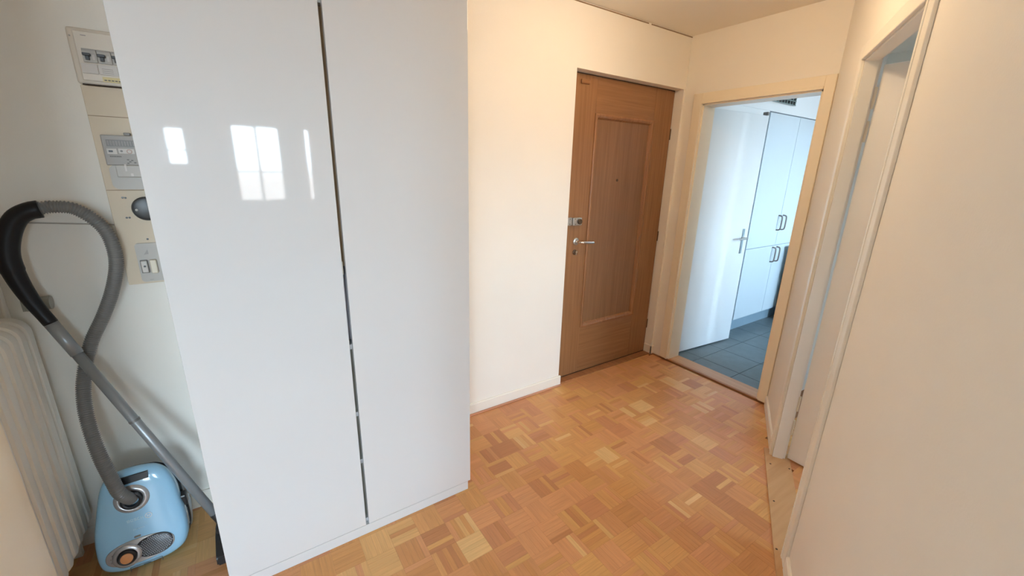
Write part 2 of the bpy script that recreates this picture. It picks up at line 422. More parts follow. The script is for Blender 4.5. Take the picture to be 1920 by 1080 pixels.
vis = [s for s in slats if in_view(s[0], s[1]) and s[7] < 0]
vis.sort(key=lambda s: s[0]**2+s[1]**2)
near = set(id(s) for s in vis[:300])
GAP = 0.00012
def slat_mesh(hx, hy):
    bm = BM(); c = 0.0003
    hx -= GAP; hy -= GAP
    lo = [bm.verts.new((sx*hx, sy*hy, -0.008)) for sx, sy in ((-1, -1), (1, -1), (1, 1), (-1, 1))]
    md = [bm.verts.new((sx*hx, sy*hy, -c)) for sx, sy in ((-1, -1), (1, -1), (1, 1), (-1, 1))]
    tp = [bm.verts.new((sx*(hx-c), sy*(hy-c), 0)) for sx, sy in ((-1, -1), (1, -1), (1, 1), (-1, 1))]
    for a, bb in ((lo, md), (md, tp)):
        for k in range(4): bm.faces.new((a[k], a[(k+1) % 4], bb[(k+1) % 4], bb[k]))
    bm.faces.new(tp)
    me = bpy.data.meshes.new('parquet_slat'); bm.to_mesh(me); bm.free(); me.materials.append(M_SLAT)
    return me
SM = {}
field_v, field_f, field_c = [], [], []
for s in slats:
    px, py, hx, hy, dz, c, ay, d = s
    if id(s) in near:
        key = (round(hx, 4), round(hy, 4))
        if key not in SM: SM[key] = slat_mesh(hx, hy)
        o = bpy.data.objects.new('parquet_slat', SM[key]); COL.objects.link(o); o.parent = floor
        o.location = (px, py, dz); o.color = (*c, 0.0 if ay else 1.0)
    else:
        i0 = len(field_v); g = GAP
        for z, e in ((-0.008, 0), (0, 0)):
            for sx, sy in ((-1, -1), (1, -1), (1, 1), (-1, 1)):
                field_v.append((px+sx*(hx-g), py+sy*(hy-g), z+dz)); field_c.append((*c, 0.0 if ay else 1.0))
        for k in range(4): field_f.append((i0+k, i0+(k+1) % 4, i0+4+(k+1) % 4, i0+4+k))
        field_f.append((i0+4, i0+5, i0+6, i0+7))
me = bpy.data.meshes.new('parquet_field'); me.from_pydata(field_v, [], field_f); me.materials.append(M_SLATS)
ca = me.color_attributes.new('Col', 'FLOAT_COLOR', 'POINT')
ca.data.foreach_set('color', [q for c in field_c for q in c])
pf = bpy.data.objects.new('parquet_field', me); COL.objects.link(pf); pf.parent = floor; pf['kind'] = 'stuff'

# kitchen tiles
b = BM(); box(b, 3.0, 6.4, 1.1, 2.8, -0.10, -0.004); box(b, 3.6, 6.4, -0.86, 1.1, -0.10, -0.004); kfloor = struct('floor_kitchen', b, M_GROUT)
TS = 0.336; tile_me = {}
for i in range(0, 10):
    for j in range(-7, 4):
        x0, y0 = 3.255-TS+i*TS, 1.482-TS+j*TS
        xa, xb_, ya, yb = max(x0, 3.09), min(x0+TS, 6.3), max(y0, 1.145 if x0 < 3.6 else -0.73), min(y0+TS, 2.62)
        if xb_-xa < 0.02 or yb-ya < 0.02: continue
        key = (round(xb_-xa, 3), round(yb-ya, 3))
        if key not in tile_me:
            t = BM(); box(t, -key[0]/2+.0018, key[0]/2-.0018, -key[1]/2+.0018, key[1]/2-.0018, -0.004, 0.0, 0.001, 1)
            bmesh.ops.recalc_face_normals(t, faces=t.faces[:])
            tm = bpy.data.meshes.new('floor_tile'); t.to_mesh(tm); t.free(); tm.materials.append(M_TILE); tile_me[key] = tm
        o = bpy.data.objects.new('floor_tile', tile_me[key]); COL.objects.link(o); o.parent = kfloor
        o.location = ((xa+xb_)/2, (ya+yb)/2, 0)

# thresholds
b = BM(); box(b, 2.962, 3.095, 1.186, 1.948, -0.004, 0.014, 0.003); t1 = struct('trim_1', b, M_THRESH); t1['label'] = 'raised wooden threshold board in the kitchen doorway'
b = BM(); box(b, 2.945, 2.9615, 1.13, 2.03, -0.004, 0.0125, 0.002); obj('threshold_edge', b, M_THRESHEDGE, t1)
b = BM(); box(b, -1.25, 0.008, -0.038, 0.088, 0.0003, 0.0055, 0.002, T=DT); t2 = struct('trim_2', b, M_STRIPWOOD); t2['label'] = 'pale screwed wooden floor board in the right doorway'
for (x, y) in ((2.312, 0.798), (2.359, 0.721), (2.037, 0.652), (2.08, 0.579), (1.757, 0.511), (1.80, 0.436), (1.47, 0.36)):
    b = BM(); cyl(b, (x, y, 0.003), (x, y, 0.0062), 0.0048, n=12); obj('screw', b, M_SCREW, t2)

# baseboards and bead
M_BASEB = mat('baseboard_paint', (0.86, 0.82, 0.74), 0.45, noise=0.01)
def baseboard(name, pts_xy, h, th, m=M_BASEB):
    """pts: list of (x0,y0,x1,y1,nx,ny) runs"""
    bm = BM()
    for x0, y0, x1, y1, nx, ny in pts_xy:
        d = Vector((x1-x0, y1-y0, 0)); L = d.length; d.normalize(); n = Vector((nx, ny, 0)).normalized()
        T = Matrix(((d.x, n.x, 0, x0), (d.y, n.y, 0, y0), (0, 0, 1, 0), (0, 0, 0, 1)))
        prism(bm, [(0, 0.001), (th, 0.001), (th, h-0.006), (th-0.005, h), (0, h)], 'x', 0, L, T=T)
    return struct(name, bm, m)
baseboard('baseboard_back', [(0.82, YB, 1.869, YB, 0, -1), (-0.86, YB, -0.205, YB, 0, -1)], 0.078, 0.012)
baseboard('baseboard_corner', [(2.915, YB, 2.948, YB, 0, -1), (2.927, 2.098, 2.927, 2.18, -1, 0)], 0.082, 0.012)
baseboard('baseboard_right', [(2.445+UX*.012, .855+UY*.012, 2.445+UX*.555, .855+UY*.555, -UY, UX), (2.445-UX*.868, .855-UY*.868, 2.445-UX*1.98, .855-UY*1.98, -UY, UX)], 0.075, 0.012)
b = BM(); box(b, 0.82, 1.87, YB-0.026, YB-0.013, 0, 0.011, 0.003); struct('trim_3', b, M_BEADWOOD)
b = BM(); box(b, 1.857, 2.927, 2.112, 2.178, 0, 0.008, 0.002); struct('trim_4', b, M_THRESHEDGE)
b = BM(); box(b, 2.885, 2.945, 2.085, 2.097, 0, 0.010, 0.003); box(b, 2.932, 2.945, 2.02, 2.085, 0, 0.010, 0.003); struct('trim_5', b, M_THRESHEDGE)
b = BM(); box(b, 1.2, 2.46, YB-0.005, YB, H-0.0095, H-0.005); box(b, 2.49, 2.945, YB-0.005, YB, H-0.0095, H-0.005); struct('trim_6', b, M_JOINT)  # thin brown strips stand in for the shadow gap below the ceiling

# casings
def casing(name, T, s0, s1, ztop, w, th, step=0.012, sides=(1, 1), jamb=None, zbot=0.0, m=M_TRIM):
    """door surround on plane d=0 (hall side is -d), opening s0..s1"""
    bm = BM()
    for k, s in enumerate((s0, s1)):
        if not sides[k]: continue
        a, c = (s-w, s) if k == 0 else (s, s+w)
        box(bm, a, c, -th, 0.0, zbot, ztop+w, 0.003, T=T)
        e0, e1 = (s-0.014, s+0.002) if k == 0 else (s-0.002, s+0.014)
        box(bm, e0, e1, -th-step*0.5, 0, zbot, ztop, 0.003, T=T)
    box(bm, s0, s1, -th, 0, ztop, ztop+w, 0.003, T=T)
    box(bm, s0, s1, -th-step*0.5, 0, ztop-0.002, ztop+0.014, 0.003, T=T)
    if jamb:
        jt, jd = jamb
        box(bm, s0-0.001, s0+jt, 0, jd, zbot, ztop, T=T); box(bm, s1-jt, s1+0.001, 0, jd, zbot, ztop, T=T); box(bm, s0, s1, 0, jd, ztop-jt, ztop+0.001, T=T)
    return struct(name, bm, m)
M_TRIM_LIT = mat('lit_trim_paint', (0.89, 0.855, 0.785), 0.32, noise=0.012, nscale=6)  # trim paint whitened for the right doorway, standing in for bounced light
casing('trim_7', DT, -0.80, -0.055, 2.06, 0.062, 0.012, step=0.006, jamb=(0.010, 0.050), zbot=0.0056, m=M_TRIM_LIT)
# kitchen doorway: plane x = 2.948, s = -y
KT = Matrix(((0, 1, 0, 2.948), (-1, 0, 0, 0), (0, 0, 1, 0), (0, 0, 0, 1)))
casing('trim_8', KT, -1.95, -1.184, 2.05, 0.072, 0.014, sides=(1, 0), jamb=(0.012, 0.14), zbot=0.014)
b = BM(); box(b, 2.934, 2.948, 1.128, 1.184, 0.013, 2.122, 0.003); struct('trim_9', b, M_TRIM)
# pier edge moulding at the far left
b = BM()
box(b, -0.605, -0.594, 1.490, 1.53, 0, H, 0.004); box(b, -0.605, -0.584, 1.446, 1.488, 0, H, 0.004); box(b, -0.605, -0.574, 1.13, 1.444, 0, H, 0.004)
struct('trim_10', b, M_TRIM)

# ------------------------------------------------------------------ brown entrance door
d1 = struct_empty('door_1'); d1['label'] = 'brown oak entrance door with one long recessed panel'
DY = 2.18
PX0, PX1, PZ0, PZ1 = 2.108, 2.705, 0.395, 1.93
b = BM()
box(b, 1.872, PX0, DY, DY+0.045, 0.012, 2.158, 0.002); box(b, PX1, 2.918, DY, DY+0.045, 0.012, 2.158, 0.002)
obj('stile', b, M_OAK, d1)
b = BM()
box(b, PX0, PX1, DY, DY+0.045, 0.012, PZ0, 0.001); box(b, PX0, PX1, DY, DY+0.045, PZ1, 2.158, 0.001)
obj('rail', b, M_OAKX, d1)
b = BM(); box(b, PX0, PX1, DY+0.012, DY+0.03, PZ0, PZ1); obj('panel', b, M_OAKPANEL, d1)
def mould(x0, x1, z0, z1, y):
    bm = BM(); prof = [(0.0, 0.001), (0.0, -0.006), (0.012, -0.009), (0.024, -0.004), (0.030, 0.004), (0.034, 0.012)]
    rings = []
    for inset, dy in prof:
        rings.append([bm.verts.new((x, y+dy, z)) for x, z in ((x0+inset, z0+inset), (x1-inset, z0+inset), (x1-inset, z1-inset), (x0+inset, z1-inset))])
    for a, c in zip(rings, rings[1:]):
        for k in range(4): bm.faces.new((a[k], a[(k+1) % 4], c[(k+1) % 4], c[k]))
    return bm
obj('panel_moulding', mould(PX0-0.004, PX1+0.004, PZ0-0.004, PZ1+0.004, DY), M_OAKMOULD, d1)
b = BM(); box(b, 1.858, 1.871, DY+0.006, DY+0.05, 0.0, 2.164); box(b, 2.919, 2.926, DY+0.006, DY+0.05, 0, 2.164); box(b, 1.858, 2.926, DY+0.006, DY+0.05, 2.159, 2.1645); box(b, 1.858, 2.926, DY+0.006, DY+0.05, 0.0, 0.0115)
obj('dark_gap', b, M_GAP, d1)
b = BM(); lathe(b, (2.003, DY, 1.073), (0, -1, 0), [(0.0, 0), (0.026, 0), (0.026, 0.006), (0.022, 0.009), (0.013, 0.010), (0.012, 0.016), (0.0, 0.016)]); obj('lever_rosette', b, M_STEEL, d1, True)
b = BM(); tube(b, resample(catmull([(2.003, DY-0.012, 1.073), (2.003, DY-0.042, 1.073), (2.018, DY-0.056, 1.072), (2.06, DY-0.058, 1.069), (2.125, DY-0.056, 1.064)]), 0.006), lambda i: 0.0085 if i < 8 else 0.0105, 14); obj('door_lever', b, M_CHROME, d1, True)
b = BM(); lathe(b, (1.999, DY, 0.995), (0, -1, 0), [(0.0, 0), (0.019, 0), (0.019, 0.004), (0.015, 0.007), (0.0, 0.007)]); obj('key_rosette', b, M_SCREW, d1, True)
b = BM(); cyl(b, (2.004, DY-0.006, 0.999), (2.004, DY-0.016, 0.999), 0.009, n=20); box(b, 2.0, 2.008, DY-0.015, DY-0.006, 0.975, 0.999, 0.001); obj('lock_cylinder', b, M_CHROME, d1, True)
b = BM(); box(b, 1.905, 1.945, DY-0.016, DY, 1.192, 1.246, 0.003); obj('lock_keeper', b, M_STEEL, d1)
b = BM(); box(b, 1.948, 2.030, DY-0.024, DY, 1.190, 1.244, 0.004); lk = obj('lock_case', b, M_STEEL, d1)
b = BM(); lathe(b, (2.006, DY-0.024, 1.217), (0, -1, 0), [(0.019, 0), (0.019, 0.009), (0.016, 0.012), (0, 0.012)], 20); obj('lock_knob', b, M_SCREW, lk, True)
for x, z in ((1.925, 1.236), (1.925, 1.202), (1.965, 1.236), (1.968, 1.200)):
    b = BM(); cyl(b, (x, DY-0.0245 if x > 1.946 else DY-0.0165, z), (x, DY-0.014, z), 0.0035, n=10); obj('screw', b, M_SCREW, lk)
b = BM(); lathe(b, (2.384, DY+0.012, 1.499), (0, -1, 0), [(0.010, 0), (0.010, 0.003), (0.006, 0.004), (0.0, 0.003)], 16); obj('peephole', b, M_SCREW, d1, True)
b = BM(); box(b, 1.955, 2.03, DY-0.012, DY, 2.100, 2.128, 0.005); obj('top_catch', b, M_OAKX, d1)
for z in (0.27, 1.05, 1.85):
    b = BM(); cyl(b, (2.921, DY+0.001, z-0.04), (2.921, DY+0.001, z+0.04), 0.005, n=14); obj('hinge', b, M_SCREW, d1, True)

# ------------------------------------------------------------------ kitchen door (open)
d2 = struct_empty('door_2'); d2['label'] = 'white kitchen door standing open against the cupboards'
ang = math.atan2(1.930-1.991, 3.879-3.097)
K2 = Matrix.Translation((3.097, 1.991, 0)) @ Matrix.Rotation(ang, 4, 'Z')
b = BM(); box(b, 0, 0.785, 0, 0.038, 0.010, 2.045, 0.002, T=K2); obj('door_leaf', b, M_KDOOR, d2)
b = BM(); box(b, 0.700, 0.728, -0.006, 0.0, 0.865, 1.092, 0.003, T=K2); hp = obj('handle_plate', b, mat('blue_grey_steel', (0.36, 0.47, 0.53), 0.3, metal=0.5, noise=0.02), d2)
b = BM(); P = [K2 @ Vector(p) for p in ((0.714, -0.004, 1.01), (0.714, -0.045, 1.01), (0.70, -0.052, 1.01), (0.60, -0.050, 1.008))]
tube(b, resample(catmull(P), 0.006), 0.0085, 12); obj('door_lever', b, M_STEEL, hp, True)
b = BM(); P = [K2 @ Vector(p) for p in ((0.714, 0.04, 1.01), (0.714, 0.075, 1.01), (0.73, 0.082, 1.01), (0.80, 0.080, 1.008))]
tube(b, resample(catmull(P), 0.006), 0.0085, 12); obj('door_lever', b, M_STEEL, d2, True)
for z in (0.25, 1.80):
    b = BM(); cyl(b, K2 @ Vector((-0.003, -0.004, z-0.05)), K2 @ Vector((-0.003, -0.004, z+0.05)), 0.007, n=14); obj('hinge', b, M_STEEL, d2, True)
b = BM(); box(b, 0.742, 0.765, -0.010, 0.03, 2.046, 2.072, 0.002, T=K2); obj('door_catch', b, M_DGREY, d2)

# ------------------------------------------------------------------ right-hand white door (open into the side room)
d3 = struct_empty('door_3'); d3['label'] = 'cream white door opened into the side room on the right'
K3 = Matrix.Translation((2.438, 0.772, 0)) @ Matrix.Rotation(math.radians(-91), 4, 'Z')
b = BM(); box(b, 0.004, 0.70, 0.0, 0.038, 0.012, 2.035, 0.002, T=K3); obj('door_leaf', b, mat('white_door_paint', (0.90, 0.885, 0.86), 0.3, noise=0.01, nscale=4), d3)
for z in (0.21, 0.36, 1.76, 1.90):
    b = BM(); cyl(b, K3 @ Vector((-0.004, -0.006, z-0.045)), K3 @ Vector((-0.004, -0.006, z+0.045)), 0.008, n=14); obj('hinge', b, M_IVORY, d3, True)

# ------------------------------------------------------------------ hall ceiling lamp (above the frame)
lp = empty('ceiling_lamp'); tag(lp, 'round opal glass ceiling lamp above the middle of the hall', 'lamp')
b = BM(); lathe(b, (1.72, 1.2, 2.519), (0, 0, -1), [(0, 0), (0.055, 0), (0.052, 0.022), (0.02, 0.028), (0.02, 0.04), (0, 0.04)], 28); obj('ceiling_rose', b, M_CARC, lp, True)
ML = bpy.data.materials.new('warm_opal_glass'); ML.use_nodes = True; pb = ML.node_tree.nodes['Principled BSDF']
pb.inputs['Base Color'].default_value = (0.9, 0.85, 0.75, 1); pb.inputs['Emission Color'].default_value = (1.0, 0.72, 0.43, 1); pb.inputs['Emission Strength'].default_value = LAMP
b = BM(); lathe(b, (1.72, 1.2, 2.482), (0, 0, -1), [(0.0, 0), (0.05, 0.0), (0.085, 0.016), (0.11, 0.045), (0.12, 0.075), (0.112, 0.108), (0.088, 0.135), (0.05, 0.153), (0.0, 0.158)], 32); obj('glass_globe', b, ML, lp, 'all')

kl = empty('ceiling_lamp'); tag(kl, 'flat white disc added on the unseen kitchen ceiling to brighten the kitchen', 'lamp')  # unseen fill light, added to lift the wall above the cupboards
b = BM(); lathe(b, (4.5, 1.1, 2.519), (0, 0, -1), [(0, 0), (0.16, 0), (0.16, 0.02), (0.15, 0.022), (0, 0.022)], 32); obj('base', b, M_CARC, kl, True)
MK = bpy.data.materials.new('cool_fill_glass'); MK.use_nodes = True; pb = MK.node_tree.nodes['Principled BSDF']
pb.inputs['Base Color'].default_value = (0.9, 0.9, 0.9, 1); pb.inputs['Emission Color'].default_value = (0.80, 0.92, 1.0, 1); pb.inputs['Emission Strength'].default_value = KITCHEN_FILL
b = BM(); lathe(b, (4.5, 1.1, 2.496), (0, 0, -1), [(0.0, 0), (0.145, 0), (0.145, 0.02), (0.12, 0.045), (0.06, 0.058), (0, 0.06)], 32); obj('fill_diffuser', b, MK, kl, 'all')

# ------------------------------------------------------------------ wardrobe
wd = empty('wardrobe'); tag(wd, 'tall white wardrobe with two high gloss doors and a narrow gap between them', 'wardrobe')
WX0, WX1, WY0, WY1, WH = -0.20, 0.80, 1.552, 2.09, 2.36
for x in (WX0, WX1-0.018):
    b = BM(); box(b, x, x+0.018, WY0, WY1, 0.0, WH, 0.001); obj('side_panel', b, M_CARC, wd)
b = BM(); box(b, WX0+.018, WX1-.018, WY0, WY1, WH-0.02, WH); obj('top_panel', b, M_CARC, wd)
b = BM(); box(b, WX0+.018, WX1-.018, WY0, WY1, 0.05, 0.068); obj('bottom_panel', b, M_CARC, wd)
b = BM(); box(b, WX0+.018, WX1-.018, WY1-0.008, WY1, 0.068, WH-0.02); obj('back_panel', b, mat('brown_hardboard', (0.50, 0.36, 0.21), 0.7, noise=0.04), wd)
b = BM(); box(b, WX0+.001, WX1-.008, WY0-0.018, WY0+0.016, 0.0005, 0.047, 0.001); obj('plinth', b, M_GLOSS, wd)
for z in (2.05, 0.885, 0.588, 0.36):
    b = BM(); box(b, WX0+.018, WX1-.018, WY0+0.004, WY1-0.01, z-0.010, z+0.010); obj('shelf', b, M_CARC, wd)
b = BM(); box(b, WX0+.018, WX1-.018, WY0+0.06, WY0+0.085, 1.90, 1.925, 0.004); obj('hanging_rail', b, M_DGREY, wd)
b = BM(); box(b, -0.203, 0.2915, 1.530, 1.550, 0.052, WH-0.002, 0.0012, 2); dl = obj('door', b, M_GLOSS, wd)
b = BM(); box(b, 0.3035, 0.803, 1.530, 1.550, 0.052, WH-0.002, 0.0012, 2); dr = obj('door', b, M_GLOSS, wd)
for o, x in ((dl, -0.175), (dr, 0.76)):
    for z in (0.25, 0.9, 1.5, 2.1):
        b = BM(); box(b, x, x+0.02, 1.550, 1.575, z-0.025, z+0.025, 0.003); obj('hinge', b, M_STEEL, o)
b = BM(); box(b, 0.288, 0.298, 1.546, 1.556, 1.175, 1.225, 0.002); obj('door_buffer', b, M_IVORY, dl)
b = BM(); box(b, 0.20, 0.50, 1.580, 1.596, 1.20, 2.038, 0.002); obj('gap_backing', b, mat('brown_gap_backing', (0.60, 0.42, 0.23), 0.6, noise=0.05), wd)  # board added close behind the door gap so it reads brown, not black
M_GAP_BACKING = mat('olive_grey_gap_backing', (0.36, 0.35, 0.29), 0.5, noise=0.03)
for z0, z1 in ((0.600, 0.873), (0.372, 0.576), (0.070, 0.348)):
    b = BM(); box(b, WX0+.03, WX1-.03, 1.572, 1.588, z0, z1, 0.002); obj('low_gap_backing', b, M_GAP_BACKING, wd)  # boards added behind the lower gap to catch light and show olive grey
# folded pale things seen through the gap
b = BM(); box(b, 0.10, 0.55, 1.585, 1.92, 0.897, 1.17, 0.02, 4); tag(obj('folded_linen', b, mat('pale_lilac_linen', (0.62, 0.62, 0.68), 0.9, noise=0.05, nscale=20), None, True), 'pale folded linen on a wardrobe shelf, seen through the gap between the doors', 'linen')

# ------------------------------------------------------------------ kitchen units
def strap_handle(x, z0, z1, y, parent):
    bm = BM(); P = [(x, y, z1), (x, y-0.026, z1-0.004), (x, y-0.036, z1-0.02), (x, y-0.038, (z0+z1)/2), (x, y-0.036, z0+0.02), (x, y-0.026, z0+0.004), (x, y, z0)]
    tube(bm, resample(catmull(P), 0.008), 0.0075, 10); return obj('handle', bm, M_DGREY, parent, True)
def tall_unit(x0, xm, x1, label, handles=True):
    u = empty('kitchen_cupboard'); tag(u, label, 'cupboard', None)
    bm = BM(); box(bm, x0, x1, 2.05, 2.62, 0.118, 2.108); obj('carcass', bm, M_KUNIT, u)
    bm = BM(); box(bm, x0, x1, 2.062, 2.08, 0.0, 0.116); obj('kick_board', bm, M_KICK, u)
    for a, c, side in ((x0, xm, -1), (xm, x1, 1)):
        for z0, z1, hz in ((0.123, 0.855, (0.685, 0.838)), (0.862, 2.103, (1.02, 1.168))):
            bm = BM(); box(bm, a+.0025, c-.0025, 2.03, 2.049, z0, z1, 0.0015); dd = obj('door', bm, M_KUNIT, u)
            hx = xm+side*0.045
            if handles: strap_handle(hx, hz[0], hz[1], 2.03, dd)
    return u
tall_unit(4.10, 4.68, 5.26, 'tall pale blue white kitchen cupboard with paired grey bow handles')
b = empty('kitchen_cupboard'); tag(b, 'low grey green kitchen base unit just right of the tall cupboard', 'cupboard')
c = BM(); box(c, 4.915, 5.46, 1.42, 1.985, 0.0, 0.80, 0.003); obj('carcass', c, M_GREYPANEL, b)
c = BM(); box(c, 4.905, 5.48, 1.40, 1.995, 0.801, 0.835, 0.004); obj('worktop', c, M_GREYPANEL, b)
vg = empty('vent_grille'); tag(vg, 'dark square mesh vent grille high on the kitchen wall', 'vent')
M_VENT = mat('grey_green_vent_bar', (0.20, 0.26, 0.25), 0.5, noise=0.03)
VX0, VX1, VZ0, VZ1 = 4.065, 4.49, 2.192, 2.33
b = BM(); box(b, VX0, VX1, 2.024, 2.0295, VZ0, VZ1); obj('backing', b, M_BLACK, vg)
for k in range(9):
    x = VX0+(VX1-VX0)*k/8; b = BM(); box(b, x-0.0055, x+0.0055, 2.016, 2.0235, VZ0, VZ1); obj('upright_bar', b, M_VENT, vg)
for k in range(5):
    z = VZ0+(VZ1-VZ0)*k/4; b = BM(); box(b, VX0-0.007, VX1+0.007, 2.014, 2.0225, z-0.0035, z+0.0035); obj('cross_bar', b, M_VENT, vg)

# ------------------------------------------------------------------ radiator
rd = empty('radiator'); tag(rd, 'ivory column radiator standing in the niche left of the vacuum cleaner', 'radiator')
def section_mesh():
    bm = BM(); pr = []
    for x, z in rrect(-0.785, -0.655, 0.135, 1.03, 0.058, 8):
        pr.append((x, z if z > 0.5 else 0.135+(z-0.135)*0.55))
    rings = []
    cx, cz = -0.720, 0.58
    for y, ins in ((-0.026, 0.020), (-0.0245, 0.010), (-0.018, 0.0025), (0.0, 0.0), (0.018, 0.0025), (0.0245, 0.010), (0.026, 0.020)):
        fx = (0.065-ins)/0.065; fz = (0.455-ins)/0.455
        rings.append([bm.verts.new((cx+(x-cx)*fx, y, cz+(z-cz)*fz)) for x, z in pr])
    n = len(pr)
    for a, c in zip(rings, rings[1:]):
        for k in range(n): bm.faces.new((a[k], a[(k+1) % n], c[(k+1) % n], c[k]))
    bm.faces.new(rings[0]); bm.faces.new(rings[-1][::-1])
    return bm
first = None
for k in range(8):
    y = 2.042-0.0605*k
    if first is None: first = obj('section', section_mesh(), M_RAD, rd, True); o = first
    else: o = first.copy(); COL.objects.link(o); o.parent = rd
    o.location = (0, y, 0)
b = BM(); cyl(b, (-0.716, 1.61, 0.92), (-0.716, 2.08, 0.92), 0.018, n=16); obj('connecting_pipe', b, M_RAD, rd, True)
b = BM(); cyl(b, (-0.716, 1.61, 0.20), (-0.716, 2.08, 0.20), 0.018, n=16); obj('connecting_pipe', b, M_RAD, rd, True)
b = BM(); cyl(b, (-0.66, 2.085, 1.06), (-0.598, 2.085, 1.06), 0.024, n=24); box(b, -0.66, -0.668, 2.07, 2.10, 1.04, 1.08); obj('thermostat_knob', b, mat('grey_beige_plastic', (0.34, 0.33, 0.28), 0.45, noise=0.02), rd, True)
b = BM(); cyl(b, (-0.715, 2.092, 0.9), (-0.715, 2.092, 1.6), 0.008, n=12); obj('feed_pipe', b, M_RAD, rd, True)
for y in (2.05, 1.63):
    b = BM(); box(b, -0.74, -0.71, y-0.012, y+0.012, 0.0, 0.15); obj('foot', b, M_RAD, rd)
# thin surface cable on the back wall
b = BM(); tube(b, [Vector((-0.86, YB-0.003, 1.366)), Vector((-0.60, YB-0.003, 1.343)), Vector((-0.38, YB-0.003, 1.325))], 0.0025, 8)
tag(obj('wall_cable', b, M_LGREY, None, True), 'thin pale cable running level across the wall above the radiator', 'cable')

# ------------------------------------------------------------------ electrical board by the wardrobe
mb = empty('meter_board'); tag(mb, 'cream painted mounting board on the wall left of the wardrobe', 'board')
b = BM(); box(b, -0.380, -0.206, 2.072, YB-0.001, 1.098, 1.799, 0.002); obj('board', b, M_BOARD, mb)
for x, z in ((-0.340, 1.426), (-0.332, 1.425), (-0.341, 1.353), (-0.333, 1.353), (-0.296, 1.270), (-0.334, 1.162)):
    b = BM(); cyl(b, (x, 2.0725, z), (x, 2.0705, z), 0.0035, n=10); obj('cable_hole', b, M_BLACK, mb)
for z in (1.7035, 1.4528):
    b = BM(); box(b, -0.379, -0.207, 2.0705, 2.0722, z-0.001, z+0.001); obj('board_joint', b, M_JOINT, mb)
b = BM(); tube(b, [Vector((-0.336, 2.0695, 1.16)), Vector((-0.330, 2.0695, 1.145)), Vector((-0.329, 2.0695, 1.122))], 0.0016, 6); obj('loose_wire', b, M_BLACK, mb)

cu = empty('consumer_unit'); tag(cu, 'ivory fuse box with a row of small black switches at the top of the board', 'fuse box')
b = BM(); box(b, -0.382, -0.206, 2.058, YB-0.001, 1.801, 1.972, 0.008, 3); obj('housing', b, M_UNIT, cu, True)
b = BM(); box(b, -0.366, -0.206, 2.052, 2.0575, 1.812, 1.962, 0.003); obj('cover', b, M_UNIT, cu)
for k in range(4):
    x = -0.352+0.0358*k
    b = BM(); box(b, x, x+0.0352, 2.044, 2.0515, 1.868, 1.909, 0.0015); br = obj('breaker', b, M_LGREY, cu)
    b = BM(); box(b, x+.001, x+0.034, 2.0425, 2.0437, 1.903, 1.9075); obj('breaker_print', b, M_GREY, br)
    b = BM(); box(b, x+0.002, x+0.021, 2.030, 2.0435, 1.886, 1.894, 0.001); box(b, x+0.007, x+0.017, 2.034, 2.0435, 1.874, 1.886, 0.001); obj('switch_lever', b, M_BLACK, br)
    b = BM(); box(b, x+0.024, x+0.030, 2.0425, 2.0437, 1.876, 1.892); obj('breaker_mark', b, M_WHITELABEL, br)
for x0, x1 in ((-0.362, -0.322), (-0.320, -0.272), (-0.270, -0.215)):
    b = BM(); box(b, x0, x1, 2.048, 2.0515, 1.834, 1.864, 0.001); lb = obj('circuit_label', b, M_WHITELABEL, cu)
    for z in (1.852, 1.846, 1.840):
        if x0 > -0.35:
            b = BM(); box(b, x0+0.008, x1-0.012, 2.0472, 2.0479, z-0.0008, z+0.0008); obj('print_line', b, M_GREY, lb)
b = BM(); box(b, -0.316, -0.222, 2.0500, 2.0517, 1.812, 1.828); yl = obj('yellow_label', b, M_PAPER, cu)
b = BM()
for k in range(9): box(b, -0.312+0.009*k, -0.3055+0.009*k, 2.0492, 2.0498, 1.816, 1.8195)
obj('print_line', b, M_INK, yl)
b = BM(); box(b, -0.347, -0.334, 2.0505, 2.0518, 1.9475, 1.950); obj('cover_print', b, M_GREY, cu)
b = BM(); cyl(b, (-0.374, 2.0575, 1.944), (-0.374, 2.0565, 1.944), 0.0025, n=10); obj('cover_screw', b, M_GREY, cu)
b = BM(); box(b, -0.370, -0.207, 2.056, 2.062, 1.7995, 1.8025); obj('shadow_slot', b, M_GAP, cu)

em = empty('electricity_meter'); tag(em, 'grey electricity meter with a small display on the mounting board', 'meter')
b = BM(); box(b, -0.358, -0.206, 2.052, 2.0715, 1.540, 1.642, 0.003); obj('housing', b, M_GREY, em)
pr = rrect(-0.356, -0.206, 1.456, 1.541, 0.02, 6)
b = BM(); prism(b, pr, 'y', 2.058, 2.0715); obj('terminal_cover', b, M_LGREY, em)
b = BM(); box(b, -0.336, -0.206, 2.046, 2.0575, 1.499, 1.541, 0.003); obj('lower_housing', b, M_LGREY, em)
b = BM(); box(b, -0.346, -0.222, 2.0495, 2.0518, 1.604, 1.626, 0.0005); dk = obj('display_band', b, M_DGREY, em)
b = BM()
for k in range(16): box(b, -0.342+0.0075*k, -0.340+0.0075*k, 2.0487, 2.0494, 1.607, 1.623)
obj('display_bars', b, M_GREY, dk)
b = BM(); box(b, -0.349, -0.322, 2.0495, 2.0518, 1.578, 1.597, 0.001); wp = obj('button_plate', b, M_WHITELABEL, em)
b = BM(); box(b, -0.344, -0.333, 2.0475, 2.0494, 1.5845, 1.5905, 0.001); obj('button', b, M_BLACK, wp)
b = BM(); box(b, -0.318, -0.275, 2.0495, 2.0518, 1.580, 1.598, 0.001); wp = obj('seal_plate', b, M_WHITELABEL, em)
b = BM(); cyl(b, (-0.310, 2.0494, 1.589), (-0.310, 2.048, 1.589), 0.0035, n=12); obj('seal_screw', b, M_DGREY, wp)
